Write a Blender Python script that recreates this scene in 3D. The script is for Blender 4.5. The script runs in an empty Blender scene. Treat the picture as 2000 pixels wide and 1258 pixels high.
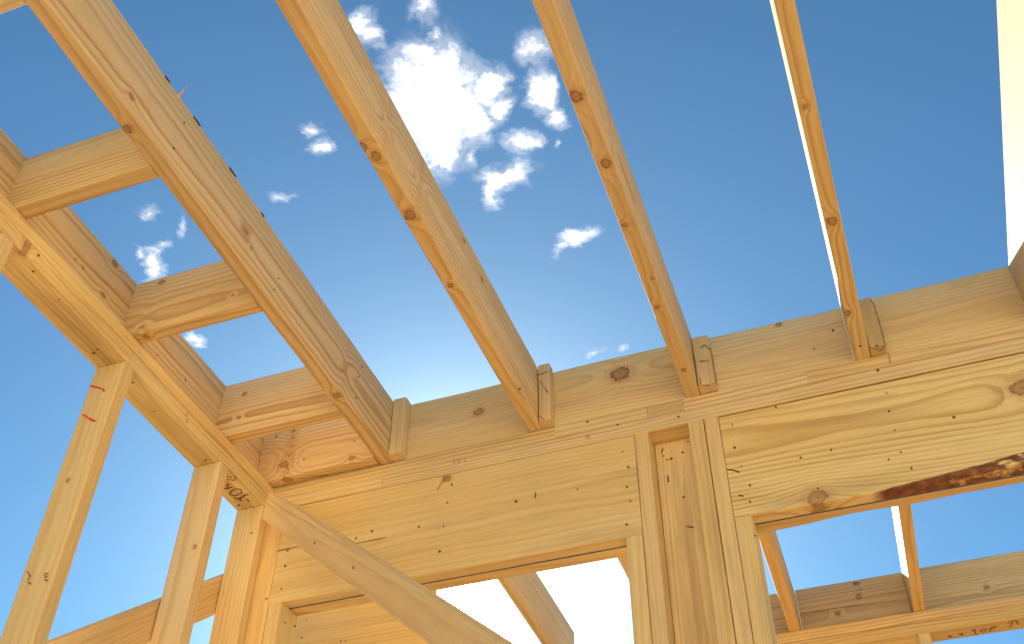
import bpy, bmesh, math, random
from mathutils import Vector, Matrix, noise as mnoise

NAILS={"header_r":[[-0.1316,1.2335,0.9342],[-0.1339,1.2335,0.8949],[-0.068,1.2335,0.9481],[0.0784,1.2335,0.9327],[0.0748,1.2335,0.9028],[0.0751,1.2335,0.871],[0.1499,1.2335,0.8726],[-0.0095,1.2335,0.8602],[-0.0499,1.2335,0.8574],[0.074,1.2335,0.8356],[0.0579,1.2335,0.8281],[0.0819,1.2335,0.8085],[-0.1289,1.2335,0.8625],[-0.1217,1.2335,0.83],[-0.0364,1.2335,0.8049],[-0.1215,1.2335,0.8295],[-0.1253,1.2335,0.8046]],"header_l":[[-0.292,1.2335,0.9277],[-0.2853,1.2335,0.8988],[-0.2889,1.2335,0.866],[-0.2859,1.2335,0.8422],[-0.2941,1.2335,0.806],[-0.361,1.2335,0.8786],[-0.4542,1.2335,0.8793],[-0.5571,1.2335,0.9325],[-0.563,1.2335,0.9019],[-0.4544,1.2335,0.8793],[-0.6066,1.2335,0.8694],[-0.5668,1.2335,0.8619],[-0.6834,1.2335,0.8778],[-0.5706,1.2335,0.8205],[-0.8253,1.2335,0.8739],[-0.8251,1.2335,0.8471],[-0.8254,1.2335,0.8084],[-0.7092,1.2335,0.8714]],"king_l":[[-0.848,1.2335,0.7958]],"stud3":[[-0.8846,1.2155,0.9062]],"recess":[[-0.2404,1.271,0.9323],[-0.2353,1.271,0.9245],[-0.2295,1.271,0.925],[-0.2121,1.271,0.9315],[-0.2184,1.271,0.8569],[-0.2025,1.271,0.9496]],"plate_lo_r":[[-0.2053,1.2335,0.9677],[0.076,1.2335,0.9735]],"plate_up2":[[-0.2957,1.2335,0.9765],[-0.3413,1.2335,0.9945]],"nailer":[[-0.812,1.215,1.0289],[-0.7234,1.215,1.043],[-0.8727,1.215,1.0901]],"plate_left_lo2":[[-0.8906,0.8888,0.9555],[-0.8991,0.9537,0.9555],[-0.8936,1.0798,0.9555],[-0.9099,1.2024,0.9555]],"plate_left_lo1":[[-0.8818,0.6657,0.9555],[-0.8835,0.7187,0.9555],[-0.8949,0.8148,0.9555],[-0.9045,0.8198,0.9555]],"plate_left_up":[[-0.8725,0.6566,0.9714]],"rim_left":[[-0.897,0.7291,1.0453]],"joist1":[[-0.6615,0.8533,1.0456],[-0.6615,0.8504,1.0206],[-0.6615,0.6066,1.0812],[-0.6615,0.6044,1.0275],[-0.6615,1.1023,1.0895],[-0.6615,1.0962,1.065],[-0.6615,1.098,1.0251]],"joist2":[[-0.415,1.1349,1.0014]],"joist4":[[0.0612,1.2051,1.0]],"rim2":[[-0.2877,1.236,1.0578]],"rim3":[[0.0005,1.236,1.0382],[0.0324,1.236,1.0643]],"brace":[[-0.6862,1.0859,0.7723],[-0.587,1.0224,0.6809]],"beam":[[-0.8984,1.43,0.869],[-0.9006,1.43,0.837],[-0.8282,1.43,0.8193],[-0.8194,1.43,0.8179]],"trim_r":[[-0.1263,1.2335,0.7531]],"trim_l2":[[-0.8205,1.2494,0.7613],[-0.8205,1.2766,0.7685]],"block4":[[0.0825,1.2145,1.0014]]}
KNOTS={"nailer":[[-0.8475,1.215,1.0274,0.0077],[-0.7239,1.215,1.0089,0.0049],[-0.8408,1.2224,1.0,0.0074]],"plate_left_lo1":[[-0.8748,0.6366,0.9555,0.0046]],"rim_left":[[-0.897,0.7941,1.1003,0.0053],[-0.897,0.7938,1.0383,0.004],[-0.897,0.7462,1.0443,0.0021],[-0.897,0.9246,1.0373,0.002],[-0.897,0.9955,1.0459,0.0023]],"blocking2":[[-0.8521,0.8445,1.0951,0.0049],[-0.7212,0.8445,1.0255,0.0023],[-0.8614,0.8445,1.0113,0.0033],[-0.8582,0.8547,1.0,0.0042]],"blocking3":[[-0.8568,1.088,1.0788,0.0036],[-0.8575,1.088,1.0323,0.0033]],"blocking1":[[-0.8403,0.6254,1.0,0.0019]],"stud2":[[-0.8843,1.0905,0.81,0.0029]],"stud1":[[-0.9013,0.847,0.7674,0.0028]],"joist1":[[-0.6615,0.7656,1.0488,0.0045],[-0.6615,0.784,1.0357,0.0031],[-0.6615,0.522,1.0208,0.0045],[-0.6751,0.547,1.0,0.0053],[-0.669,1.0563,1.0,0.0055]],"joist2":[[-0.4346,0.6622,1.0,0.0059],[-0.425,0.6791,1.0,0.0065],[-0.4258,0.775,1.0,0.0075],[-0.4252,0.9038,1.0,0.004],[-0.415,0.9819,1.0825,0.0043],[-0.415,0.9141,1.0925,0.0035]],"joist3":[[-0.1815,0.679,1.0,0.0074],[-0.1767,0.7796,1.0,0.0066],[-0.1826,0.8808,1.0,0.0038],[-0.174,0.9808,1.0,0.0026],[-0.1821,1.0356,1.0,0.0034],[-0.1797,1.1718,1.0,0.0036]],"joist4":[[0.0575,0.9607,1.0,0.0063],[0.0533,1.1332,1.0,0.0048],[0.054,0.7791,1.0,0.0034]],"rim2":[[-0.2859,1.236,1.0736,0.0133]],"rim1":[[-0.5185,1.236,1.0624,0.0073]],"rim3":[[-0.041,1.236,1.0997,0.0038]],"header_r":[[-0.0404,1.2335,0.7918,0.0125],[0.2411,1.2335,0.8968,0.0132]],"far_rim2":[[-0.0768,2.045,1.044,0.0045],[-0.0305,2.045,1.1002,0.0041]],"far_rim3":[[0.2033,2.045,1.0482,0.0044]],"header_l":[[-0.5665,1.2335,0.9463,0.0062]]}
MARKS={"header_r":[["bent_nail","y",[[[-0.1486,1.2335,0.8617],[-0.1409,1.2335,0.8589],[-0.1323,1.2335,0.8534]]]],["bent_nail","y",[[[-0.1387,1.2335,0.8176],[-0.1328,1.2335,0.8151]]]]],"header_l":[["bent_nail","y",[[[-0.4244,1.2335,0.8874],[-0.4245,1.2335,0.8784]]]],["crack_line","y",[[[-0.5639,1.2335,0.9496],[-0.5725,1.2335,0.9416],[-0.5807,1.2335,0.928]]]],["crack_line","y",[[[-0.8446,1.2335,0.8763],[-0.8057,1.2335,0.8764]]]],["crack_line","y",[[[-0.7087,1.2335,0.8617],[-0.6582,1.2335,0.8618]]]]],"recess":[["bent_nail","y",[[[-0.24,1.271,0.9462],[-0.2432,1.271,0.9376]],[[-0.2193,1.271,0.8092],[-0.2096,1.271,0.805]],[[-0.2373,1.271,0.8973],[-0.2376,1.271,0.8861]]]]],"nailer":[["crack_line","z",[[[-0.8254,1.2252,1.0],[-0.7988,1.2272,1.0],[-0.7737,1.2317,1.0]]]]],"plate_left_lo2":[["handwriting","z",[[[-0.8857,1.1267,0.9555],[-0.8792,1.1326,0.9555]],[[-0.8885,1.1329,0.9555],[-0.8814,1.1413,0.9555],[-0.8739,1.1345,0.9555],[-0.8755,1.1303,0.9555]],[[-0.9065,1.1535,0.9555],[-0.9042,1.1562,0.9555],[-0.8934,1.1544,0.9555]],[[-0.8936,1.1444,0.9555],[-0.9017,1.1541,0.9555]],[[-0.9069,1.1703,0.9555],[-0.904,1.1751,0.9555],[-0.8992,1.1769,0.9555],[-0.8868,1.1737,0.9555],[-0.8836,1.1654,0.9555],[-0.8895,1.1607,0.9555],[-0.8993,1.1636,0.9555],[-0.9069,1.1703,0.9555]],[[-0.9043,1.1796,0.9555],[-0.9034,1.186,0.9555],[-0.8791,1.1803,0.9555]],[[-0.8843,1.1792,0.9555],[-0.9011,1.1888,0.9555],[-0.8974,1.1936,0.9555]],[[-0.8875,1.1906,0.9555],[-0.8883,1.198,0.9555]]]],["pencil_line","z",[[[-0.8558,0.972,0.9555],[-0.8636,0.9791,0.9555]],[[-0.8619,0.9837,0.9555],[-0.8705,0.9907,0.9555],[-0.8667,0.9912,0.9555]]]]],"far_plate_lo":[["handwriting","z",[[[0.1104,2.0239,0.955],[0.1124,2.0343,0.955],[0.1157,2.0258,0.955],[0.1173,2.0328,0.955]],[[0.1282,2.0223,0.955],[0.1305,2.0295,0.955],[0.1357,2.0218,0.955],[0.1344,2.0324,0.955]],[[0.1515,2.0179,0.955],[0.1604,2.0163,0.955]],[[0.1563,2.018,0.955],[0.1599,2.0399,0.955]],[[0.1673,2.0266,0.955],[0.1703,2.0199,0.955],[0.1745,2.0172,0.955],[0.1776,2.0215,0.955],[0.1766,2.0293,0.955],[0.1718,2.0308,0.955],[0.1673,2.0266,0.955]],[[0.1832,2.0323,0.955],[0.1878,2.0182,0.955],[0.1947,2.0144,0.955],[0.1938,2.0204,0.955],[0.187,2.0226,0.955]],[[0.2188,2.0308,0.955],[0.2241,2.0094,0.955]],[[0.2148,2.0107,0.955],[0.2242,2.0064,0.955]],[[0.2256,2.0038,0.955],[0.2301,2.0054,0.955],[0.2337,2.0221,0.955]]]]],"far_rim2":[["grade_stamp","y",[[[-0.0336,2.045,1.1026],[-0.0195,2.045,1.1006],[-0.0306,2.045,1.0951],[-0.0336,2.045,1.1026]],[[-0.0308,2.045,1.0867],[-0.0327,2.045,1.0846],[-0.0277,2.045,1.0844],[-0.0224,2.045,1.0868],[-0.0233,2.045,1.0829]],[[-0.0343,2.045,1.0771],[-0.0226,2.045,1.076]],[[-0.035,2.045,1.0739],[-0.0305,2.045,1.0741],[-0.0258,2.045,1.0705],[-0.0303,2.045,1.068],[-0.0357,2.045,1.0706],[-0.035,2.045,1.0739]],[[-0.0276,2.045,1.0735],[-0.0242,2.045,1.0685]],[[-0.0358,2.045,1.067],[-0.0255,2.045,1.0664]]]],["crack_line","y",[[[-0.1471,2.045,1.0556],[-0.1001,2.045,1.0555],[-0.0319,2.045,1.0532]]]]],"stud1":[["crayon_mark","y",[[[-0.9194,0.847,0.9241],[-0.9107,0.847,0.9197],[-0.9031,0.847,0.9161],[-0.8945,0.847,0.9109],[-0.8909,0.847,0.9057]],[[-0.915,0.847,0.874],[-0.9084,0.847,0.8695],[-0.8999,0.847,0.8627],[-0.8898,0.847,0.8563],[-0.8893,0.847,0.8578]]]],["grade_stamp","y",[[[-0.8878,0.847,0.6353],[-0.8815,0.847,0.6336]],[[-0.8868,0.847,0.6327],[-0.8817,0.847,0.6293],[-0.8854,0.847,0.6289]],[[-0.8845,0.847,0.6263],[-0.879,0.847,0.6241]],[[-0.914,0.847,0.6429],[-0.9073,0.847,0.6355],[-0.909,0.847,0.631]],[[-0.9085,0.847,0.6285],[-0.9015,0.847,0.6236]]]]],"block2":[["crack_line","y",[[[-0.416,1.2145,1.0789],[-0.4162,1.2145,1.0401],[-0.4153,1.2145,1.0135],[-0.4035,1.2145,1.002]],[[-0.4088,1.2145,1.0788],[-0.4018,1.2145,1.0632],[-0.3957,1.2145,1.0508]],[[-0.4127,1.2145,1.0909],[-0.395,1.2145,1.0927]]]]],"block3":[["crack_line","y",[[[-0.1509,1.2145,1.0747],[-0.1422,1.2145,1.0614],[-0.1423,1.2145,1.031],[-0.1421,1.2145,0.9949]],[[-0.164,1.2145,1.014],[-0.1646,1.2145,1.0004],[-0.153,1.2145,0.9962]],[[-0.1569,1.2145,1.0707],[-0.151,1.2145,1.0737]],[[-0.1609,1.2145,1.045],[-0.1475,1.2145,1.0416]]]]],"block4":[["crack_line","y",[[[0.0919,1.2145,1.0874],[0.0952,1.2145,1.0782],[0.0952,1.2145,1.0423],[0.0936,1.2145,0.9997],[0.0855,1.2145,0.9906]],[[0.0825,1.2145,1.0014],[0.0848,1.2145,0.99]],[[0.0739,1.2145,1.0012],[0.0814,1.2145,0.9935]]]]],"plate_up3":[["pencil_line","y",[[[0.096,1.2335,1.0008],[0.0947,1.2335,0.9806]]]]],"plate_lo_r":[["pencil_line","y",[[[-0.3453,1.2335,0.9642],[-0.3439,1.2335,0.9683],[-0.3391,1.2335,0.9689],[-0.3431,1.2335,0.9636],[-0.3385,1.2335,0.9642]]]],["pencil_line","y",[[[-0.5562,1.2335,0.978],[-0.5541,1.2335,0.9679]],[[-0.5503,1.2335,0.9775],[-0.5466,1.2335,0.9689],[-0.5427,1.2335,0.9785]],[[-0.5376,1.2335,0.9772],[-0.5356,1.2335,0.9672]]]]],"plate_lo_l":[["pencil_line","y",[[[-0.7301,1.2335,1.0066],[-0.7261,1.2335,0.9957]],[[-0.721,1.2335,1.0064],[-0.7153,1.2335,0.9951],[-0.7102,1.2335,1.0057]],[[-0.703,1.2335,1.006],[-0.7001,1.2335,0.9954]]]]]}
CLOUDS=[[-0.3359,0.6433,15.45,6.62,-3.97,10.93,1.2],[-0.3451,0.5954,31.48,14.13,-12.15,33.41,1.0],[-0.3216,0.5723,36.35,15.99,-14.76,40.57,0.8],[-0.2972,0.5907,49.27,20.59,-17.56,48.26,0.9],[-0.2986,0.6702,40.27,16.0,-8.17,22.49,1.0],[-0.3455,0.7079,45.65,19.06,-15.03,41.4,0.95],[-0.2658,0.6334,48.91,18.85,-11.47,31.55,0.95],[-0.2672,0.669,62.81,23.71,-15.2,41.82,0.9],[-0.2034,0.608,50.91,17.83,-16.8,46.15,0.62],[-0.2162,0.6564,49.4,17.16,-11.41,31.38,0.95],[-0.2134,0.6922,68.83,23.25,-18.68,51.41,0.95],[-0.2037,0.6511,70.55,24.02,-28.52,78.43,0.85],[-0.262,0.7217,49.87,18.05,-20.96,57.72,0.9],[-0.2912,0.7616,31.13,4.65,-1.11,59.47,0.9],[-0.319,0.7766,69.11,26.56,-13.19,36.39,0.9],[-0.2738,0.7597,60.01,21.64,-18.31,50.48,0.85],[-0.3145,0.7232,156.08,61.53,-17.29,47.65,0.5],[-0.3644,0.5121,65.0,31.82,-18.75,51.48,0.75],[-0.3627,0.5295,59.88,28.89,-23.01,63.2,0.75],[-0.3629,0.5486,63.89,30.42,-38.69,106.31,0.45],[-0.2957,0.52,54.28,23.77,-22.14,60.77,0.6],[-0.2991,0.5507,106.71,45.98,-39.72,109.07,0.62],[-0.4805,0.62,95.47,50.77,-39.51,108.78,0.7],[-0.4809,0.6469,79.43,41.51,-25.49,70.2,0.75],[-0.5606,0.6924,51.2,28.58,-47.16,130.07,0.55],[-0.7261,0.6592,56.74,38.44,-25.67,70.84,0.55],[-0.7709,0.7424,57.69,55.24,-20.16,22.36,0.85],[-0.7753,0.7216,93.24,63.57,-27.02,74.67,0.5],[-0.7388,0.7114,68.02,92.68,-83.09,40.85,0.6],[-0.6964,0.6921,136.0,87.65,-18.19,50.23,0.5],[-0.799,0.8831,60.85,60.55,-65.2,52.13,0.62],[-0.2368,0.883,35.35,2.52,5.04,69.14,1.0],[-0.2693,0.8897,55.38,-8.3,58.41,128.27,0.7],[-0.2475,1.0989,113.31,32.38,-39.7,110.09,0.55],[-0.2218,0.7316,179.41,60.06,-51.8,142.65,0.5],[-0.2887,1.0954,86.35,10.75,8.53,189.91,0.45]]
SKY_STRENGTH=.053; SKY_TINT=(.53,1.01,1.15); AUR1=2.1; AUR2=.085; CLOUD=.62; SUN_E=5.; EXPOSURE=1.30; BOUNCE_SHEATH=(.74,.65,.45); DECK=(.25,.12,.028)


SC=bpy.context.scene
COL=SC.collection
S=1.75            # metres per survey unit (survey origin is the camera)
H0=1.05           # camera height above the deck
def W(x,y,z): return Vector((x*S,y*S,z*S+H0))
FLOOR=-H0/S

# ------------------------------------------------------------------ node helpers
class NT:
    def __init__(s,tree): s.t=tree; s.n=tree.nodes; s.l=tree.links
    def new(s,typ,**kw):
        n=s.n.new(typ)
        for k,v in kw.items(): setattr(n,k,v)
        return n
    def put(s,sock,v):
        if isinstance(v,bpy.types.NodeSocket): s.l.new(v,sock)
        elif v is not None: sock.default_value=v
    def m(s,op,a,b=None,c=None,clamp=False):
        n=s.new('ShaderNodeMath',operation=op,use_clamp=clamp)
        s.put(n.inputs[0],a); s.put(n.inputs[1],b); s.put(n.inputs[2],c)
        return n.outputs[0]
    def v(s,op,a,b=None):
        n=s.new('ShaderNodeVectorMath',operation=op)
        s.put(n.inputs[0],a); s.put(n.inputs[1],b)
        return n.outputs['Value'] if op in('LENGTH','DOT_PRODUCT','DISTANCE') else n.outputs[0]
    def noise(s,vec,scale,detail=2,rough=.5,color=False):
        n=s.new('ShaderNodeTexNoise'); s.put(n.inputs['Vector'],vec)
        n.inputs['Scale'].default_value=scale; n.inputs['Detail'].default_value=detail; n.inputs['Roughness'].default_value=rough
        return n.outputs['Color' if color else 'Fac']
    def mapr(s,v,a,b,c=0.,d=1.,smooth=False):
        n=s.new('ShaderNodeMapRange'); n.clamp=True
        if smooth: n.interpolation_type='SMOOTHSTEP'
        s.put(n.inputs[0],v)
        for i,x in enumerate((a,b,c,d)): s.put(n.inputs[i+1],x)
        return n.outputs[0]
    def mix(s,f,a,b,blend='MIX'):
        n=s.new('ShaderNodeMix',data_type='RGBA',blend_type=blend)
        s.put(n.inputs[0],f); s.put(n.inputs[6],a if not isinstance(a,tuple) else (*a,1)); s.put(n.inputs[7],b if not isinstance(b,tuple) else (*b,1))
        return n.outputs[2]
    def comb(s,x,y,z):
        n=s.new('ShaderNodeCombineXYZ')
        for i,q in enumerate((x,y,z)): s.put(n.inputs[i],q)
        return n.outputs[0]
    def sep(s,v):
        n=s.new('ShaderNodeSeparateXYZ'); s.put(n.inputs[0],v); return n.outputs

def new_mat(name):
    m=bpy.data.materials.new(name); m.use_nodes=True
    m.node_tree.nodes.clear(); t=NT(m.node_tree)
    out=t.new('ShaderNodeOutputMaterial'); b=t.new('ShaderNodeBsdfPrincipled')
    t.l.new(b.outputs[0],out.inputs[0])
    return m,t,b
def plain(name,col,rough=.7,spec=.3,var=.25,scale=60):
    m,t,b=new_mat(name)
    tc=t.new('ShaderNodeTexCoord').outputs['Object']
    n=t.noise(tc,scale,3,.6)
    c=t.mix(t.mapr(n,.3,.7,0,1),tuple(q*(1-var) for q in col),tuple(q*(1+var) for q in col))
    t.put(b.inputs['Base Color'],c); b.inputs['Roughness'].default_value=rough; b.inputs['Specular IOR Level'].default_value=spec
    return m

EARLY=(.77,.615,.33); LATE=(.45,.225,.075)
def wood(name,seed,knots=(),tint=(1,1,1),pith=None,freq=None,contrast=.95,stain=.24,bark=None,wob=.05):
    """solid pine: growth rings round a pith line, seen on whatever face the board shows. Board frame: x length, y thickness, z width"""
    r=random.Random(seed)
    m,t,b=new_mat(name)
    P=t.new('ShaderNodeTexCoord').outputs['Object']
    off=(r.uniform(0,40),r.uniform(0,40),r.uniform(0,40))
    Q=t.v('ADD',P,off)
    x,y,z=t.sep(P)
    py,pz=pith if pith else (r.choice((-1,1))*r.uniform(.035,.075),r.uniform(-.045,.045))
    fq=freq or r.uniform(75,115)
    n1=t.v('SUBTRACT',t.noise(t.v('MULTIPLY',Q,(.9,4,4)),1,2,.5,True),(.5,.5,.5))
    n2=t.v('SUBTRACT',t.noise(t.v('MULTIPLY',Q,(4,24,24)),1,2,.5,True),(.5,.5,.5))
    a1=t.sep(n1); a2=t.sep(n2)
    yy=t.m('ADD',t.m('ADD',y,-py),t.m('MULTIPLY_ADD',a1[1],wob,t.m('MULTIPLY',a2[1],.006)))
    zz=t.m('ADD',t.m('MULTIPLY_ADD',x,r.uniform(-.018,.018),t.m('ADD',z,-pz)),t.m('MULTIPLY_ADD',a1[2],wob,t.m('MULTIPLY',a2[2],.006)))
    rad=t.m('SQRT',t.m('ADD',t.m('MULTIPLY',yy,yy),t.m('MULTIPLY',zz,zz)))
    core=None; halo=None
    kn=t.noise(t.v('MULTIPLY',Q,(90,90,90)),1,2,.6)
    for (kx,kt,ax,kr) in knots:
        kr*=.92
        u=t.m('MULTIPLY',t.m('SUBTRACT',x,kx),1/(kr*1.2)); w=t.m('MULTIPLY',t.m('SUBTRACT',z if ax=='y' else y,kt),1/kr)
        d=t.m('SQRT',t.m('ADD',t.m('MULTIPLY',u,u),t.m('MULTIPLY',w,w)))
        d=t.m('ADD',d,t.m('MULTIPLY_ADD',kn,1.1,-.55))
        bump=t.m('MULTIPLY',t.m('POWER',2.718,t.m('MULTIPLY',t.m('MULTIPLY',d,d),-.16)),min(.02,kr*1.5))
        rad=t.m('ADD',rad,bump)
        h=t.mapr(d,2.2,.8,0,1,True)
        rim=t.m('MULTIPLY',t.mapr(d,1.08,.94,0,1,True),t.mapr(d,.55,.9,.55,.95,True))
        eye=t.mapr(d,.30,.05,0,.6,True)
        swirl=t.m('MULTIPLY_ADD',t.m('SINE',t.m('MULTIPLY',d,11.)),.10,.88)
        dark=t.m('MULTIPLY',t.m('MAXIMUM',t.m('MULTIPLY',rim,swirl),eye),r.uniform(.7,1.))
        core=dark if core is None else t.m('MAXIMUM',core,dark)
        halo=h if halo is None else t.m('MAXIMUM',halo,h)
    ph=t.m('MULTIPLY',rad,fq)
    ph=t.m('ADD',ph,t.m('MULTIPLY',a2[0],.5))
    saw=t.m('FRACT',ph); idx=t.m('FLOOR',ph)
    late=t.m('MULTIPLY',t.mapr(saw,.35,.9,0,1,True),t.mapr(saw,1.,.93,0,1))
    wn=t.new('ShaderNodeTexWhiteNoise',noise_dimensions='1D'); t.put(wn.inputs['W'],idx)
    amp=t.mapr(wn.outputs['Value'],0,1,.2,1.)
    patch=t.mapr(t.noise(t.v('MULTIPLY',Q,(2,9,9)),1,2),.3,.7,.45,1.)
    late=t.m('MULTIPLY',t.m('MULTIPLY',late,amp),patch)
    g_=r.uniform(.95,1.03); tint=(tint[0]*g_*r.uniform(.98,1.02),tint[1]*g_,tint[2]*g_*r.uniform(.95,1.10))
    E=tuple(EARLY[i]*tint[i] for i in range(3)); L=tuple(LATE[i]*tint[i] for i in range(3))
    col=t.mix(t.m('MULTIPLY',late,contrast),E,L)
    # broad tone drift, pale and honey coloured streaks
    bl=t.noise(t.v('MULTIPLY',Q,(1.1,10,10)),1,3,.6)
    col=t.mix(t.mapr(bl,.45,.75,0,.5),col,(E[0]*.90,E[1]*.80,E[2]*.64))
    col=t.mix(t.mapr(bl,.5,.25,0,.5),col,(min(1,E[0]*1.06),min(1,E[1]*1.10),E[2]*1.25))
    fib=t.noise(t.v('MULTIPLY',Q,(9,420,420)),1,2,.6)
    fc=t.mapr(fib,.25,.75,.88,1.08)
    col=t.mix(1.,col,t.comb(fc,fc,fc),'MULTIPLY')
    # fine dark pore flecks and small scuffs
    fl=t.mapr(t.noise(t.v('MULTIPLY',Q,(22,300,300)),1,1),.72,.82,0,.45)
    col=t.mix(fl,col,(L[0]*.7,L[1]*.65,L[2]*.6))
    gw=t.noise(t.v('MULTIPLY',Q,(2.6,18,18)),1,4,.7)
    col=t.mix(t.mapr(gw,.56,.74,0,.30),col,(.40,.31,.22))
    if stain>0:
        st=t.noise(t.v('MULTIPLY',Q,(1.6,14,14)),1,4,.65)
        col=t.mix(t.mapr(st,.52,.74,0,stain),col,(.20,.115,.055))
    if halo is not None:
        col=t.mix(t.m('MULTIPLY',halo,.45),col,(.50,.27,.10))
        kc=t.mix(t.mapr(kn,.3,.7),(.13,.05,.022),(.33,.145,.06))
        col=t.mix(core,col,kc)
    if bark:
        # bark left along the lower arris where the log ran out: x0 -> x1, rising to height hz above the lower edge
        x0,x1,ze,hz,sg=bark
        e1=t.noise(t.v('MULTIPLY',Q,(9,9,26)),1,4,.65)
        hh=t.m('MULTIPLY',t.mapr(x,x0,x1,0,1),hz)
        lim=t.m('ADD',hh,ze)
        dz=t.m('SUBTRACT',lim,z) if sg>0 else t.m('SUBTRACT',z,lim)
        top=t.mapr(t.m('ADD',dz,t.m('MULTIPLY_ADD',e1,.016,-.008)),0,.003,0,1)
        bottom=t.mapr(t.m('ADD',t.m('SUBTRACT',z,ze-.010),t.m('MULTIPLY_ADD',e1,.07,-.034)),0,.006,0,1)
        hole=t.mapr(t.noise(t.v('MULTIPLY',Q,(13,30,40)),1,3,.6),.30,.36,0,1)
        bm=t.m('MULTIPLY',t.m('MULTIPLY',top,hole),t.m('MULTIPLY',bottom,t.mapr(x,x0+.02,x0+.05,0,1)))
        bc=t.mix(t.mapr(t.noise(t.v('MULTIPLY',Q,(45,45,60)),1,4,.7),.35,.65,0,1),(.095,.038,.020),(.31,.125,.050))
        col=t.mix(bm,col,bc)
    t.put(b.inputs['Base Color'],col)
    b.inputs['Roughness'].default_value=.70; b.inputs['Specular IOR Level'].default_value=.25
    bp=t.new('ShaderNodeBump'); bp.inputs['Strength'].default_value=.22; bp.inputs['Distance'].default_value=.0012
    t.put(bp.inputs['Height'],t.m('ADD',t.m('MULTIPLY',late,.5),t.m('MULTIPLY',fib,.8)))
    t.put(b.inputs['Normal'],bp.outputs[0])
    return m

# ------------------------------------------------------------------ board building
BOARDS={}; SEED=[11]
def link(name,me,mat,parent=None):
    o=bpy.data.objects.new(name,me); COL.objects.link(o)
    if mat: me.materials.append(mat)
    if parent: o.parent=parent
    return o
def tag(o,label,cat,group=None,kind=None):
    if label: o['label']=label
    if cat: o['category']=cat
    if group: o['group']=group
    if kind: o['kind']=kind
    return o
def board_mesh(name,L,th,wd,seed,wane=None,bev=.0032,cut=(0,0),bow=.0012,hole=None):
    """square sawn board with eased arrises, slight bow and saw wobble; wane(i,x)->extra chamfer of corner i; cut: end bevels (x shift over the width)"""
    bm=bmesh.new(); n=max(2,int(L/.05) if wane else int(L/.14)); rings=[]
    cs=[(1,1),(-1,1),(-1,-1),(1,-1)]
    for k in range(n+1):
        x=L*k/n; f=k/n; env=4*f*(1-f)
        oy=mnoise.noise(Vector((x*.7,seed*3.1,.5)))*bow*env*2; oz=mnoise.noise(Vector((x*.7,seed*1.7,9.5)))*bow*env*2
        ring=[]
        for i,(sy,sz) in enumerate(cs):
            wb=.0004*mnoise.noise(Vector((x*9,seed+i*5.,2.)))
            b=bev*(1+.6*mnoise.noise(Vector((x*6,seed*2.+i*7.,4.)))); extra=wane(i,x) if wane else 0.
            by=b+(extra[0] if isinstance(extra,tuple) else extra); bz=b+(extra[1] if isinstance(extra,tuple) else extra)
            Y=sy*(th/2+wb)+oy; Z=sz*(wd/2+wb)+oz
            pts=[(Y,Z-sz*bz),(Y-sy*by*.3,Z-sz*bz*.3),(Y-sy*by,Z)]
            if sy*sz<0: pts.reverse()
            ring+=pts
        rr=[]
        for (Y,Z) in ring:
            q=(Z/wd+.5)
            xx=x+ (cut[0]*q*(1-f)) + (cut[1]*q*f)
            rr.append(bm.verts.new((xx,Y,Z)))
        rings.append(rr)
    m_=len(rings[0])
    for a,b_ in zip(rings,rings[1:]):
        for i in range(m_):
            bm.faces.new((a[i],a[(i+1)%m_],b_[(i+1)%m_],b_[i]))
    bm.faces.new(rings[0][::-1]); bm.faces.new(rings[-1])
    bmesh.ops.recalc_face_normals(bm,faces=bm.faces)
    me=bpy.data.meshes.new(name); bm.to_mesh(me); bm.free()
    return me
MARKMAT={}
def face_of(l,th,wd):
    """which long face a local point lies on: axis, sign"""
    dy=abs(abs(l.y)-th/2); dz=abs(abs(l.z)-wd/2)
    if dy<=dz: return 'y',(1 if l.y>0 else -1)
    return 'z',(1 if l.z>0 else -1)
NAILME=None
def nail_mesh():
    bm=bmesh.new(); r=.0035
    prof=[(r*.97,-.001),(r,.0006),(r*.72,.0011),(r*.35,.0005)]
    rs=[[bm.verts.new((math.cos(a*math.tau/12)*q*(1+.06*math.sin(a*2.3)),math.sin(a*math.tau/12)*q,h)) for a in range(12)] for q,h in prof]
    for a,b in zip(rs,rs[1:]):
        for i in range(12): bm.faces.new((a[i],a[(i+1)%12],b[(i+1)%12],b[i]))
    bm.faces.new(rs[-1]); bm.faces.new(rs[0][::-1])
    me=bpy.data.meshes.new('nail'); bm.to_mesh(me); bm.free(); return me
def ribbon(name,strokes,ax,sg,th,wd,width,lift,mat,parent,seed,rough=.35,solid=False):
    bm=bmesh.new(); r=random.Random(seed)
    for st in strokes:
        pts=[]
        for a,b in zip(st,st[1:]):
            n=max(2,int((b-a).length/.006))
            pts+=[a.lerp(b,k/n) for k in range(n)]
        pts.append(st[-1]); prev=None
        for i,p in enumerate(pts):
            t=(pts[min(i+1,len(pts)-1)]-pts[max(i-1,0)])
            q=Vector((p.x,p.y,p.z))
            if ax=='y': q.y=sg*(th/2+lift); nrm=Vector((0,sg,0))
            else: q.z=sg*(wd/2+lift); nrm=Vector((0,0,sg))
            if t.length<1e-6: continue
            s=nrm.cross(t).normalized()*width*.5*(1+r.uniform(-rough,rough))
            if solid: 
                row=[bm.verts.new(q-s-nrm*lift),bm.verts.new(q-s*.6+nrm*width*.4),bm.verts.new(q+s*.6+nrm*width*.4),bm.verts.new(q+s-nrm*lift)]
            else: row=[bm.verts.new(q-s),bm.verts.new(q+s)]
            if prev:
                for k in range(len(row)-1): bm.faces.new((prev[k],prev[k+1],row[k+1],row[k]))
            prev=row
    bmesh.ops.recalc_face_normals(bm,faces=bm.faces)
    me=bpy.data.meshes.new(name); bm.to_mesh(me); bm.free()
    return link(name,me,mat,parent)
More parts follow.
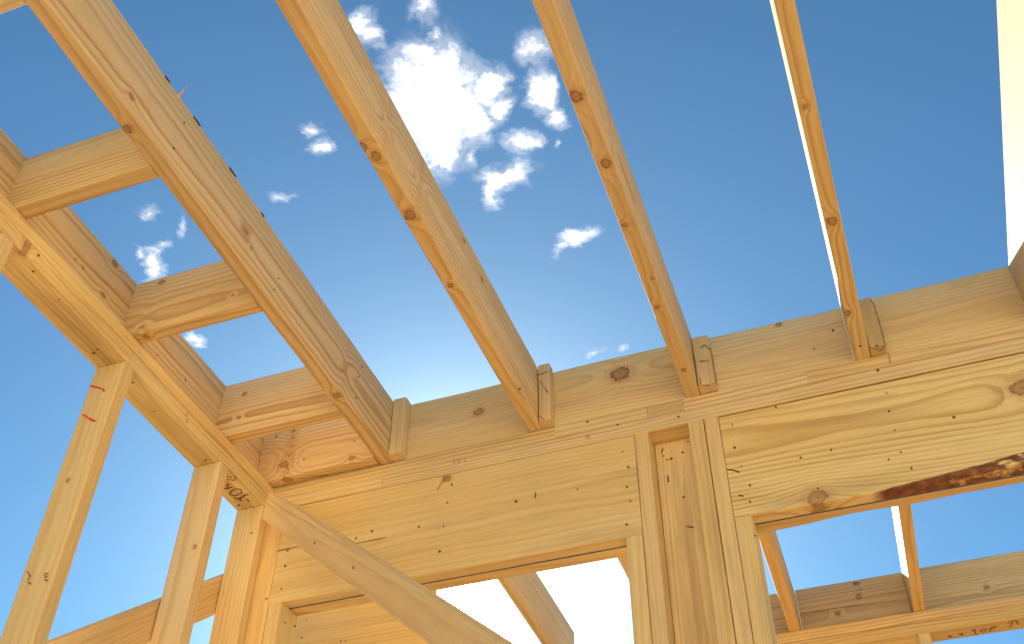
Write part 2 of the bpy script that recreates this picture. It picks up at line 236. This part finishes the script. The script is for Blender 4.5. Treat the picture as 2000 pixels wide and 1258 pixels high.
def dress(o,key,inv,th,wd):
    global NAILME
    for P in NAILS.get(key,[]):
        l=inv@W(*P); ax,sg=face_of(l,th,wd)
        if NAILME is None:
            NAILME=nail_mesh(); NAILME.materials.append(MARKMAT['nail'])
        n=bpy.data.objects.new('nail',NAILME); COL.objects.link(n); n.parent=o
        if ax=='y': l.y=sg*th/2; n.rotation_euler=(-sg*math.pi/2,0,random.Random(l.x).uniform(0,6))
        else: l.z=sg*wd/2; n.rotation_euler=(0 if sg>0 else math.pi,0,0)
        n.location=l; k=random.Random(l.x*77).uniform(.8,1.15); n.scale=(k,k,1)
    for i,(kind,_,strokes) in enumerate(MARKS.get(key,[])):
        ss=[[inv@W(*q) for q in st] for st in strokes]
        ax,sg=face_of(ss[0][0],th,wd)
        w={'bent_nail':.0034,'crack_line':.0022,'handwriting':.0030,'pencil_line':.0016,'crayon_mark':.0042,'grade_stamp':.0026}[kind]
        for j,st in enumerate(ss):
            ribbon(kind,[st],ax,sg,th,wd,w,.0011+.0002*i+.0001*j,MARKMAT[kind],o,i*9+j+3,solid=(kind=='bent_nail'))
def board(key,name,label,cat,P0,P1,th,wd,wide,group=None,parent=None,wane=None,cut=(0,0),bow=.0012,seed=None,**mk):
    """P0,P1 survey-unit centre line ends; th, wd in units; wide: direction of the width"""
    SEED[0]+=7; seed=seed or SEED[0]
    a=W(*P0); b=W(*P1); X=(b-a); L=X.length; X.normalize()
    Z=Vector(wide); Z=(Z-X*Z.dot(X)).normalized(); Y=Z.cross(X)
    M=Matrix((( X.x,Y.x,Z.x,a.x),(X.y,Y.y,Z.y,a.y),(X.z,Y.z,Z.z,a.z),(0,0,0,1)))
    inv=M.inverted(); th*=S; wd*=S
    kn=[]
    for (kx,ky,kz,kr) in KNOTS.get(key,[]):
        l=inv@W(kx,ky,kz); ax,_=face_of(l,th,wd)
        kn.append((l.x,l.z if ax=='y' else l.y,ax,kr*S))
    mat=wood('pine_'+key,seed,kn,**mk)
    me=board_mesh(name,L,th,wd,seed,wane,cut=cut,bow=bow)
    o=link(name,me,mat)
    if parent:
        o.parent=parent; o.matrix_local=parent.matrix_basis.inverted()@M
    else: o.matrix_world=M
    tag(o,label,cat if not parent else None,group)
    dress(o,key,inv,th,wd)
    BOARDS[key]=(o,M,th,wd,L)
    return o
def box(key,name,label,cat,x,y,z,axis,group=None,parent=None,**kw):
    c=[(x[0]+x[1])/2,(y[0]+y[1])/2,(z[0]+z[1])/2]; d=[x[1]-x[0],y[1]-y[0],z[1]-z[0]]
    i='xyz'.index(axis); j,k=[q for q in range(3) if q!=i]
    if d[j]>d[k]: j,k=k,j
    p0=c[:]; p1=c[:]; p0[i]-=d[i]/2; p1[i]+=d[i]/2
    w=[0,0,0]; w[k]=1
    return board(key,name,label,cat,p0,p1,d[j],d[k],w,group,parent,**kw)

MARKMAT['nail']=plain('nail_steel',(.12,.085,.055),.55,.5,.3,300)
MARKMAT['bent_nail']=MARKMAT['nail']
MARKMAT['crack_line']=plain('dark_crack',(.17,.11,.062),.9,.1,.5,120)
MARKMAT['handwriting']=plain('marker_ink',(.075,.045,.028),.8,.2,.6,90)
MARKMAT['pencil_line']=plain('pencil_graphite',(.30,.19,.10),.7,.3,.4,150)
MARKMAT['crayon_mark']=plain('red_crayon',(.66,.045,.035),.7,.2,.35,220)
MARKMAT['grade_stamp']=plain('stamp_ink',(.20,.145,.10),.8,.2,.7,200)

# ------------------------------------------------------------------ ground and deck
def grid_sheet(name,x0,x1,y0,y1,z,n,amp,mat,fs):
    bm=bmesh.new(); V=[[bm.verts.new((x0+(x1-x0)*i/n,y0+(y1-y0)*j/n,z+amp*mnoise.noise(Vector((i*fs,j*fs,3.))))) for j in range(n+1)] for i in range(n+1)]
    for i in range(n):
        for j in range(n): bm.faces.new((V[i][j],V[i+1][j],V[i+1][j+1],V[i][j+1]))
    me=bpy.data.meshes.new(name); bm.to_mesh(me); bm.free(); return link(name,me,mat)
m,t,b=new_mat('dry_soil')
tc=t.new('ShaderNodeTexCoord').outputs['Object']
n=t.noise(tc,.35,8,.65)
t.put(b.inputs['Base Color'],t.mix(t.mapr(n,.3,.7),(.21,.135,.065),(.29,.195,.105))); b.inputs['Roughness'].default_value=.95
tag(grid_sheet('ground',-600,600,-600,600,-.55,60,.06,m,.9),'bare brown soil around the timber building','ground',kind='structure')
m,t,b=new_mat('plywood_deck')
tc=t.new('ShaderNodeTexCoord').outputs['Object']
n=t.noise(t.v('MULTIPLY',tc,(1.2,14,1)),1,5,.6)
sx,sy,sz=t.sep(tc)
seam=t.m('MAXIMUM',t.mapr(t.m('ABSOLUTE',t.m('SUBTRACT',t.m('FRACT',t.m('MULTIPLY',sx,1/2.44)),.5)),.497,.4985),t.mapr(t.m('ABSOLUTE',t.m('SUBTRACT',t.m('FRACT',t.m('MULTIPLY',sy,1/1.22)),.5)),.494,.497))
c=t.mix(t.mapr(n,.3,.7),DECK,tuple(q*1.2 for q in DECK))
t.put(b.inputs['Base Color'],t.mix(seam,c,(.10,.06,.03))); b.inputs['Roughness'].default_value=.8
bm=bmesh.new(); bmesh.ops.create_cube(bm,size=1); bmesh.ops.scale(bm,vec=(7.4,8.2,.018),verts=bm.verts); bmesh.ops.translate(bm,vec=(1.95,1.0,-.0095),verts=bm.verts)
me=bpy.data.meshes.new('subfloor'); bm.to_mesh(me); bm.free(); o=link('subfloor',me,m); tag(o,'plywood subfloor deck under the timber frame','subfloor',kind='structure')

# ------------------------------------------------------------------ left wall
G='studs of the left wall'
for key,y0,y1,lab in (('stud0',.600,.6215,'stud at the very left edge of the photo, topmost left wall stud'),
    ('stud1',.847,.8685,'wall stud with two red crayon marks near its top'),
    ('stud2',1.0905,1.1125,'stud beside the handwritten TOP, between the red marked stud and corner stud'),
    ('stud3',1.2155,1.2365,'corner stud under the left wall plate, behind the cut end of the diagonal brace')):
    box(key,'wall_stud',lab,'stud',(-.9212,-.8732),(y0,y1 if key!='stud3' else 1.2332),(FLOOR,.9548),'z',G,tint={'stud1':(.94,.9,.84),'stud2':(.98,.97,.95)}.get(key,(1,.98,.95)),contrast=.45)
G='top plates of the left wall'
box('plate_left_lo1','top_plate','lower plate with dark streaked underside above the stud with red marks','plate',(-.9213,-.8725),(-1.158,.8535),(.9555,.9775),'y',G,stain=.55,tint=(1,.95,.85))
box('plate_left_lo2','top_plate','lower plate of the left wall with TOP handwritten on its underside','plate',(-.9215,-.8727),(.8542,1.2820),(.9555,.9775),'y',G,tint=(1,1,.95))
box('plate_left_up','top_plate','upper plate of the left wall, the long narrow strip under the left edge board','plate',(-.9215,-.8722),(-1.158,1.2822),(.9781,.9994),'y',G,tint=(1.02,.98,.85))
box('rim_left','edge_board','long edge board standing on the left wall plates, with round ringed knots','edge board',(-.9195,-.8975),(-1.158,1.2822),(1.0002,1.109),'y',None,tint=(1.02,.96,.90))
# diagonal on the outside of the left wall
board('outer_brace','outside_brace','sloping board nailed across the outside of the left wall studs','brace',(-.9334,.10,-.6016+.6016-.133),(-.9334,1.30,.8775),.0215,.050,(0,0,1),None,tint=(1,.93,.8),freq=170,pith=(.05,.02))

# ------------------------------------------------------------------ joists
G='ceiling joists of the room'
def joist(key,xl0,ya,xl1,yb,lab,th=.0207,y0=-1.158,y1=1.2575,z=(.9997,1.109),name='ceiling_joist',group=G,**kw):
    k=(xl1-xl0)/(yb-ya); f=lambda y: xl0+k*(y-ya)+th/2
    zc=(z[0]+z[1])/2
    return board(key,name,lab,'joist',(f(y0),y0,zc),(f(y1),y1,zc),th,z[1]-z[0],(0,0,1),group,**kw)
def wane_j1(i,x):  # ragged top arris with a little lost wood
    if i in (0,1):
        v=mnoise.noise(Vector((x*5,i*3.,8.)))*.006+mnoise.noise(Vector((x*23,i*3.,1.)))*.004
        return max(0,v)
    return 0.
joist('joist1',-.6804,.378,-.6833,1.234,'ceiling joist with flame shaped grain and bark flakes on its top edge',th=.0222,wane=wane_j1,pith=(.055,-.02),freq=78,contrast=1.,tint=(1.,.97,.96),seed=311,bow=.0008)
joist('joist2',-.4363,.46,-.4338,1.234,'ceiling joist with orange knots along its underside, left of the big white cloud',tint=(1.,.96,.93),seed=323,freq=85,bow=.002)
joist('joist3',-.1884,.55,-.1906,1.234,'ceiling joist with a row of round knots underneath, right of the clouds',tint=(.97,.93,.87),seed=402,freq=120,contrast=.95,wob=.07)
joist('joist4',.0440,.635,.0512,1.234,'slim looking slim ceiling joist with sunlit left side and three small knots below',tint=(1,.96,.88),seed=345)
joist('joist5',.2856,.7,.2856,1.234,'ceiling joist at the photo edge showing only a broad sunlit side',tint=(1,.97,.9))
# short blocks between the left edge board and the first joist
G='short blocks between edge board and first joist'
for key,y0,y1,lab,kw in (('blocking0',.3565,.378,'short block at the top left corner of the photo',{}),
    ('blocking1',.600,.6215,'short block with a lined underside, second up the row from the corner block',dict(tint=(.97,.93,.84))),
    ('blocking2',.8445,.866,'short block with a dark oval knot at its upper left and oval grain',dict(tint=(1,.97,.9))),
    ('blocking3',1.088,1.1095,'short block nearest the back wall, with two small dark knots',dict(tint=(1,.96,.9)))):
    box(key,'joist_block',lab,'block',(-.8968,-.6804-.0029*(y0-.378)/.856-.0003),(y0,y1),(1.0006,1.107),'x',G,**kw)
box('nailer','backing_block','board with an oval ringed knot behind the last short block, in the back left corner','block',(-.8966,-.6848),(1.2150,1.2350),(1.0004,1.1075),'x',None,tint=(1,.95,.86))

# ------------------------------------------------------------------ edge boards over the back wall
G='edge boards over the back wall'
def notch(i,x):
    if i in (0,1) and .30<x<.345: return .006
    return 0.
box('rim0','edge_board','edge board hidden behind the knotty corner backing board','edge board',(-.8968,-.684),(1.2362,1.2572),(1.0003,1.1075),'x',G)
box('rim1','edge_board','edge board with one small dark knot between the first two ceiling joists','edge board',(-.6606,-.4345),(1.2355,1.2568),(1.0003,1.1105),'x',G,tint=(1.05,1.0,.98),contrast=.4)
box('rim2','edge_board','edge board with a large dark red knot between ceiling joists','edge board',(-.4125,-.1912),(1.2355,1.2568),(1.0003,1.1085),'x',G,tint=(1.05,1.0,.93),contrast=.6)
box('rim3','edge_board','edge board with a chipped top edge and a brown water stain near its foot','edge board',(-.1692,.0505),(1.2355,1.2568),(1.0003,1.1055),'x',G,tint=(1.04,.99,.90),contrast=.5,stain=.25,wane=notch)
box('rim4','edge_board','edge board at the far right of the photo, running to the sunlit edge joist','edge board',(.0726,.2852),(1.2355,1.2568),(1.0003,1.1094),'x',G,tint=(1.02,.97,.86),contrast=.45)
G='upright end blocks beside the joists'
for key,x0,x1,z1,lab,kw in (('block1',-.6604,-.6380,1.1102,'plain pale upright block beside the joist with flame shaped grain',dict(tint=(1.02,1.0,.98),contrast=.25)),
    ('block2',-.4122,-.3935,1.1108,'upright block with pencil lines beside the joist left of the big cloud',dict(tint=(.98,.95,.9),contrast=.4)),
    ('block3',-.1690,-.1440,1.0930,'greyish upright block outlined by dark cracks, beside the many knotted joist',dict(tint=(.92,.92,.95),contrast=.4)),
    ('block4',.0728,.0940,1.0920,'grey brown upright block with a forked crack, beside the slim sunlit joist',dict(tint=(.80,.77,.78),contrast=.3))):
    box(key,'end_block',lab,'block',(x0,x1),(1.2148,1.2349),(1.0004,z1),'z',G,**kw)

# ------------------------------------------------------------------ back wall plates
G='top plates of the back wall'
zU=(.9775,.9994); zL=(.9543,.9768); yP=(1.2335,1.2823)
box('plate_up1','top_plate','upper plate of the back wall running from the left corner under two ceiling joists','plate',(-.8719,-.3924),yP,zU,'x',G,tint=(1,.96,.88))
box('plate_up2','top_plate','short upper plate of the back wall left of the dull filler piece','plate',(-.3922,-.2506),yP,zU,'x',G,tint=(1.02,.98,.9))
box('plate_fill','filler_piece','short dull olive filler piece let into the upper plate above the post','filler piece',(-.2503,-.1958),(1.2345,1.2823),zU,'x',None,tint=(.80,.78,.68),contrast=.3)
box('plate_up3','top_plate','upper plate of the back wall right of the filler piece','plate',(-.1955,-.0174),yP,zU,'x',G,tint=(1,.98,.92))
box('plate_up4','top_plate','upper plate of the back wall under the slim sunlit joist','plate',(-.0171,.95),yP,(.9778,.9993),'x',G,tint=(1,.97,.9))
box('plate_lo_l','top_plate','short lower plate of the back wall beside the diagonal brace, with faint pencil marks','plate',(-.8719,-.6755),yP,zL,'x',G,tint=(1,.98,.92))
box('plate_lo_r','top_plate','long lower plate of the back wall over both headers and the post','plate',(-.6748,.95),(1.2331,1.2821),zL,'x',G,tint=(1.02,1,.93))

# ------------------------------------------------------------------ headers over the openings
MARKMAT['spacer']=plain('blue_grey_spacer',(.12,.165,.23),.9,.1,.3,25)
def header(key,x0,x1,z0,z1,lab,front,back,wb=None,wf=None):
    r=bpy.data.objects.new('window_header',None); COL.objects.link(r); r.location=W((x0+x1)/2,1.258,z0); tag(r,lab,'header','window headers of the back wall')
    box(key,'front_board',None,None,(x0,x1),(1.2337,1.2556),(z0,z1),'x',None,r,wane=wf,**front)
    box(key+'_back','back_board',None,None,(x0,x1),(1.2592,1.2822),(z0+.0006,z1),'x',None,r,wane=wb,**back)
    bm=bmesh.new(); bmesh.ops.create_cube(bm,size=1)
    bmesh.ops.scale(bm,vec=((x1-x0)*S-.004,.0034*S,(z1-z0)*S-.003),verts=bm.verts)
    me=bpy.data.meshes.new('spacer'); bm.to_mesh(me); bm.free()
    s=link('spacer',me,MARKMAT['spacer'],r); s.location=W((x0+x1)/2,1.2574,(z0+z1)/2)-r.location
    return r
header('header_l',-.8428,-.2732,.7865,.9535,'deep header over the left opening, where the sun glares out below',dict(tint=(1,.95,.86),contrast=.4,freq=70,seed=91),dict(tint=(1,.93,.8)))
XR=-.1490
def wane_back(i,x):
    X=XR+x/S
    if i in WB and X>-.075:
        v=.012+.012*mnoise.noise(Vector((x*2.2,1.,5.)))+.004*mnoise.noise(Vector((x*9,2.,5.)))
        g=min(1,(X+.075)/.05); return (max(0,v)*1.2*g,max(0,v)*.9*g)
    return 0.
def wane_front(i,x):
    X=XR+x/S
    if i in WF and X>-.02:
        g=min(1,(X+.02)/.12); v=.007+.005*mnoise.noise(Vector((x*4,6.,5.)))
        return (max(0,v)*1.4*g,max(0,v)*1.5*g)
    return 0.
# corner numbering of the board section: y is thickness (towards the room or away), z up
WB=(3,2); WF=(2,3)
hb=(-.149,.95)
_p=None
def bcorner(sgn_y): return {1:3,-1:2}[sgn_y]
# local y = Z x X = (0,0,1)x(1,0,0) = +Y world, so +y corners face away from the room
WB=(bcorner(1),); WF=(bcorner(-1),)
header('header_r',-.1490,.95,.7835,.9520,'deep yellow header over the right opening with a strip of red bark',
    dict(tint=(1.04,1.02,.86),contrast=.95,freq=88,seed=77,pith=(.045,.06),wob=.07,bark=((.012+.149)*S,(.30+.149)*S,-.1475,.045,1)),dict(tint=(1,.9,.75)),wb=wane_back,wf=wane_front)

# ------------------------------------------------------------------ studs of the back wall
G='studs of the back wall'
box('king_l','wall_stud','orange tinted stud in the back wall corner, left of the left header','stud',(-.8950,-.8434),(1.2338,1.2822),(FLOOR,.9538),'z',G,tint=(1.04,.95,.78),contrast=.4)
box('trim_l2','wall_stud','short pale stud carrying the left end of the left header','stud',(-.8428,-.8205),(1.2332,1.2820),(FLOOR,.7862),'z',G,tint=(.97,.95,.9),contrast=.4)
box('trim_l','wall_stud','short stud carrying the right end of the left header, left edge of the central post','stud',(-.2968,-.2735),(1.2339,1.2822),(FLOOR,.7862),'z',G,tint=(1.02,.99,.92),contrast=.4)
box('king_a','wall_stud','full height stud at the left of the recessed stained stud in the central post','stud',(-.2727,-.2527),(1.2334,1.2822),(FLOOR,.9540),'z',G,tint=(1.0,.94,.82),contrast=.4)
box('recess','wall_stud','weathered olive stained stud set back in the middle of the central post','stud',(-.2520,-.1850),(1.2710,1.2915),(FLOOR,.9540),'z',G,tint=(1.14,1.15,1.0),contrast=.6,stain=.35)
box('king_c','wall_stud','full height stud just right of the recessed stained stud','stud',(-.1937,-.1713),(1.2336,1.2706),(FLOOR,.9540),'z',G,tint=(.96,.88,.78),contrast=.35)
box('king_d','wall_stud','full height stud touching the left end of the right header','stud',(-.1703,-.1499),(1.2332,1.2822),(FLOOR,.9540),'z',G,tint=(.97,.92,.82),contrast=.35)
box('trim_r','wall_stud','short fine grained stud carrying the left end of the right header','stud',(-.1492,-.1266),(1.2326,1.2820),(FLOOR,.7832),'z',G,tint=(.98,.96,.8),contrast=.6,freq=190)

# ------------------------------------------------------------------ diagonal brace standing in the room
A0=Vector((-.862,1.203,.9195)); ax=Vector((.6585,-.4135,-.6288)).normalized(); wv=Vector((.3495,-.5719,.7421)); tv=Vector((.6665,.7084,.2321))
BW,BT=.0440,.0170
c0=A0+wv*BW/2+tv*BT/2
c1=c0+ax*((FLOOR+.02-c0.z)/ax.z)
board('brace','diagonal_brace','long diagonal brace sloping from the back left corner across the left opening','brace',tuple(c0),tuple(c1),BT,BW,tuple(wv),None,tint=(1.08,.99,.84),contrast=.5,cut=(.030,0))

# ------------------------------------------------------------------ next room beyond the back wall
G='joists of the room beyond'
kw=dict(y0=1.262,y1=2.066,name='far_joist',group=G)
joist('fj1',-.6370,1.66,-.6430,1.91,'joist beyond the left opening, sloping away beside the sun glare',**kw)
joist('fj2',-.4110,1.64,-.4120,1.70,'joist beyond the left opening, only a tip shows at its top right corner',**kw)
joist('fj3',-.1631,1.6357,-.1714,2.0075,'dark orange joist beyond the left end of the right opening',tint=(1,.88,.68),**kw)
joist('fj4',.0700,1.6292,.0619,2.0,'joist beyond the right opening with a bright white sunlit side',tint=(1,.9,.7),**kw)
G='edge boards of the room beyond'
box('far_rim1','edge_board','narrow bit of far edge board left of the dark orange joist beyond','edge board',(-.390,-.1728),(2.0455,2.066),(1.0003,1.109),'x',G,tint=(.98,.92,.84))
box('far_rim2','edge_board','far edge board with a stamped number between the two joists beyond','edge board',(-.1500,.0600),(2.0455,2.066),(1.0003,1.1085),'x',G,tint=(.98,.90,.84))
box('far_rim3','edge_board','far edge board with one dark knot at the right edge of the photo','edge board',(.0825,1.55),(2.0455,2.066),(1.0003,1.1115),'x',G,tint=(.98,.92,.82))
G='plates of the far wall'
box('far_plate_up','top_plate','upper plate of the far wall seen through the right opening','plate',(-.70,1.55),(2.0,2.0445),(.9782,.9994),'x',G,tint=(1,.93,.78))
box('far_plate_lo','top_plate','lower plate of the far wall with TOP and an arrow handwritten underneath','plate',(-.70,1.55),(1.9994,2.0445),(.9550,.9775),'x',G,tint=(1,.92,.74))
box('far_stud','wall_stud','stud under the far wall plate, just left of the far handwritten TOP','stud',(.0578,.0790),(2.0,2.0443),(FLOOR,.9546),'z',None)
box('far_stud2','wall_stud','far wall stud hidden behind the central post','stud',(-.42,-.399),(2.0,2.0443),(FLOOR,.9546),'z',None)
# beam just outside the left opening
box('beam','outer_beam','nailed beam close behind the left opening, seen below the left header','beam',(-.99,-.672),(1.43,1.4510),(.7850,.9550),'x',None,tint=(1,.97,.9),contrast=.4)
G='supports of the beam outside the left opening'
box('beam_plate','outer_plate','flat board lying on the beam outside the left opening','plate',(-.99,-.615),(1.43,1.478),(.9553,.9994),'x',None)
box('beam_stud1','beam_post','post under the left end of the beam outside the left opening','post',(-.99,-.968),(1.4305,1.4780),(FLOOR,.7846),'z',G)
box('beam_stud2','beam_post','post under the right end of the beam outside, behind the diagonal brace','post',(-.693,-.671),(1.4305,1.4780),(FLOOR,.7846),'z',G)

# unseen walls added to bounce sunlight inside; the rear one also carries joist ends
MSH,t,b=new_mat('bounce_sheathing')
tc=t.new('ShaderNodeTexCoord').outputs['Object']
n=t.noise(t.v('MULTIPLY',tc,(14,14,1.2)),1,5,.6)
sx,sy,sz=t.sep(tc)
seam=t.mapr(t.m('ABSOLUTE',t.m('SUBTRACT',t.m('FRACT',t.m('MULTIPLY',t.m('ADD',sx,sy),1/1.22)),.5)),.494,.497)
c=t.mix(t.mapr(n,.3,.7),BOUNCE_SHEATH,tuple(min(.86,q*1.15) for q in BOUNCE_SHEATH))
t.put(b.inputs['Base Color'],t.mix(seam,c,(.10,.06,.03))); b.inputs['Roughness'].default_value=.85
def sheathed(x0,x1,y0,y1,lab):
    bm=bmesh.new(); bmesh.ops.create_cube(bm,size=1); bmesh.ops.scale(bm,vec=((x1-x0)*S,(y1-y0)*S,(1.0-FLOOR)*S-.003),verts=bm.verts)
    bmesh.ops.bevel(bm,geom=list(bm.edges),offset=.002,segments=1,affect='EDGES')
    me=bpy.data.meshes.new('bounce_wall'); bm.to_mesh(me); bm.free()
    o=link('bounce_wall',me,MSH); o.location=W((x0+x1)/2,(y0+y1)/2,(FLOOR+1.0)/2); tag(o,lab,'wall')
    return o
sheathed(-.9215,1.6,-1.16,-1.11,'plywood sheathed wall added unseen behind the photographer to bounce sunlight onto the back wall')
sheathed(1.6,1.65,-1.16,1.2825,'plywood sheathed wall added unseen on the right to bounce sunlight onto the joist sides')

# bark flakes and a splinter on the top edge of the first joist
o,M,th,wd,L=BOARDS['joist1']
MARKMAT['bark']=plain('bark',(.14,.075,.045),.95,.1,.5,120)
def flake(P,ln,ht,seed,mat,name='bark_flake'):
    r=random.Random(seed); l=M.inverted()@W(*P); bm=bmesh.new(); n=7; top=[];bot=[]
    for i in range(n+1):
        f=i/n; h=ht*math.sin(math.pi*min(1,max(.02,f)))*(.6+.6*r.random())
        for lst,yy in ((top,.0),(bot,-.005)):
            lst.append((bm.verts.new((l.x+(f-.5)*ln,-th/2*1.01+yy*0-.0012 if yy==0 else -th/2+.006,wd/2-.004-.003*r.random())),bm.verts.new((l.x+(f-.5)*ln,(-th/2-.0016) if yy==0 else -th/2+.005,wd/2+h))))
    for i in range(n):
        for lst in (top,bot): bm.faces.new((lst[i][0],lst[i+1][0],lst[i+1][1],lst[i][1]))
        bm.faces.new((top[i][1],top[i+1][1],bot[i+1][1],bot[i][1]))
    bmesh.ops.recalc_face_normals(bm,faces=bm.faces)
    me=bpy.data.meshes.new(name); bm.to_mesh(me); bm.free(); return link(name,me,mat,o)
for i,(yy,ln,ht) in enumerate(((.560,.03,.003),(.626,.045,.003),(.712,.05,.003),(.79,.025,.004))):
    flake((-.661,yy,1.109),ln*.6,ht*.3,i+1,MARKMAT['bark'])
l=M.inverted()@W(-.661,.585,1.109)
bm=bmesh.new(); a=[bm.verts.new((l.x+dx,-th/2+dy,wd/2-.004+dz)) for dx,dy,dz in ((-.004,.0,.0),(.004,.0,.0),(.0,.003,.002))]; tip=bm.verts.new((l.x-.012,-th/2-.028,wd/2+.006))
for i in range(3): bm.faces.new((a[i],a[(i+1)%3],tip))
bm.faces.new(a); bmesh.ops.recalc_face_normals(bm,faces=bm.faces)
me=bpy.data.meshes.new('splinter'); bm.to_mesh(me); bm.free(); link('splinter',me,plain('splinter_wood',(.7,.55,.4)),o)

# ------------------------------------------------------------------ sky, clouds, sun
SUN=Vector((-.34417,.80300,.48657)).normalized()
el=math.asin(SUN.z); az=math.atan2(SUN.x,SUN.y)
w=bpy.data.worlds.new('World'); SC.world=w; w.use_nodes=True
w.node_tree.nodes.clear(); t=NT(w.node_tree)
out=t.new('ShaderNodeOutputWorld'); bg=t.new('ShaderNodeBackground'); t.l.new(bg.outputs[0],out.inputs[0])
sky=t.new('ShaderNodeTexSky',sky_type='NISHITA'); sky.sun_disc=False; sky.sun_elevation=el; sky.sun_rotation=az
sky.altitude=1200; sky.air_density=1.0; sky.dust_density=.6; sky.ozone_density=2.2
D=t.new('ShaderNodeTexCoord').outputs['Generated']
dx,dy,dz=t.sep(D)
iz=t.m('DIVIDE',1.,t.m('MAXIMUM',dz,.12))
pv=t.comb(t.m('MULTIPLY',dx,iz),t.m('MULTIPLY',dy,iz),0.)       # where the view meets a flat cloud layer
wn=t.v('SUBTRACT',t.noise(pv,20,4,.62,True),(.5,.5,.5))
pw=t.v('ADD',pv,t.v('MULTIPLY',wn,(.055,.055,0.)))
F=None
for (cx,cy,m00,m01,m10,m11,wt) in CLOUDS:
    q=t.v('SUBTRACT',pw,(cx,cy,0.))
    a=t.v('DOT_PRODUCT',q,(m00,m01,0.)); b_=t.v('DOT_PRODUCT',q,(m10,m11,0.))
    r2=t.m('ADD',t.m('MULTIPLY',a,a),t.m('MULTIPLY',b_,b_))
    f=t.m('MULTIPLY',t.m('SUBTRACT',1.28,t.m('SQRT',r2)),wt)
    F=f if F is None else t.m('SMOOTH_MAX',F,f,.25)
ns=t.noise(pw,30,8,.68)
ns2=t.noise(t.v('ADD',pv,(3.7,1.2,0.)),110,5,.62)
dens=t.m('ADD',t.m('MULTIPLY',t.m('MINIMUM',F,1.25),1.45),t.m('ADD',t.m('MULTIPLY_ADD',ns,2.3,-1.15),t.m('MULTIPLY_ADD',ns2,.9,-.45)))
alpha=t.m('MAXIMUM',t.mapr(dens,.40,1.25,0,1),t.mapr(dens,-.3,.6,0,.25,True))
alpha=t.m('MULTIPLY',alpha,t.mapr(F,-.15,.3,0,1))
cosg=t.v('DOT_PRODUCT',t.v('NORMALIZE',D),tuple(SUN))
ang=t.m('ARCCOSINE',t.m('MINIMUM',cosg,1.))
deg=t.m('MULTIPLY',ang,180/math.pi)
SKYK=SKY_STRENGTH
def expo(k,amp): return t.m('MULTIPLY',t.m('POWER',2.718282,t.m('MULTIPLY',deg,-1/k)),amp)
aur=t.m('ADD',expo(1.3,30.),t.m('ADD',expo(3.4,AUR1),expo(14.,AUR2)))
skyc=t.mix(1.,sky.outputs[0],SKY_TINT,'MULTIPLY')
skyc=t.v('MULTIPLY',skyc,(SKYK,SKYK,SKYK))
aurc=t.v('MULTIPLY',t.comb(aur,aur,aur),(1.,.98,.94))
skyc=t.v('ADD',skyc,aurc)
cb=t.mapr(t.noise(pw,45,4,.6),.3,.7,CLOUD*.8,CLOUD*1.1)
cl=t.mix(alpha,skyc,t.comb(cb,cb,t.m('MULTIPLY',cb,1.02)))
t.put(bg.inputs[0],cl); bg.inputs[1].default_value=1.
sl=bpy.data.lights.new('sun','SUN'); sl.energy=SUN_E; sl.angle=math.radians(.53); sl.color=(1,.93,.82)
so=bpy.data.objects.new('sun',sl); COL.objects.link(so); so.rotation_euler=SUN.to_track_quat('Z','Y').to_euler(); so.location=SUN*40

# ------------------------------------------------------------------ camera
cd=bpy.data.cameras.new('camera'); co=bpy.data.objects.new('camera',cd); COL.objects.link(co)
cd.sensor_width=36; cd.sensor_fit='HORIZONTAL'; cd.lens=36*2111.31/2000; cd.clip_start=.02; cd.clip_end=3000
R=Matrix(((0.93829662719712,0.34577497127910073,0.006253689106893024),(0.23243607141425426,-0.6439230476556379,0.7289283787886042),(-0.25607208378895246,0.6824974563577597,0.6845613997072663)))
mw=Matrix.Identity(4)
for i in range(3): mw[i][0]=R[0][i]; mw[i][1]=R[1][i]; mw[i][2]=-R[2][i]
mw.translation=Vector((0,0,H0)); co.matrix_world=mw; SC.camera=co
SC.render.engine='CYCLES'; SC.cycles.max_bounces=10; SC.cycles.diffuse_bounces=7
SC.cycles.use_denoising=True
SC.view_settings.view_transform='Standard'; SC.view_settings.look='None'; SC.view_settings.exposure=EXPOSURE; SC.view_settings.gamma=1
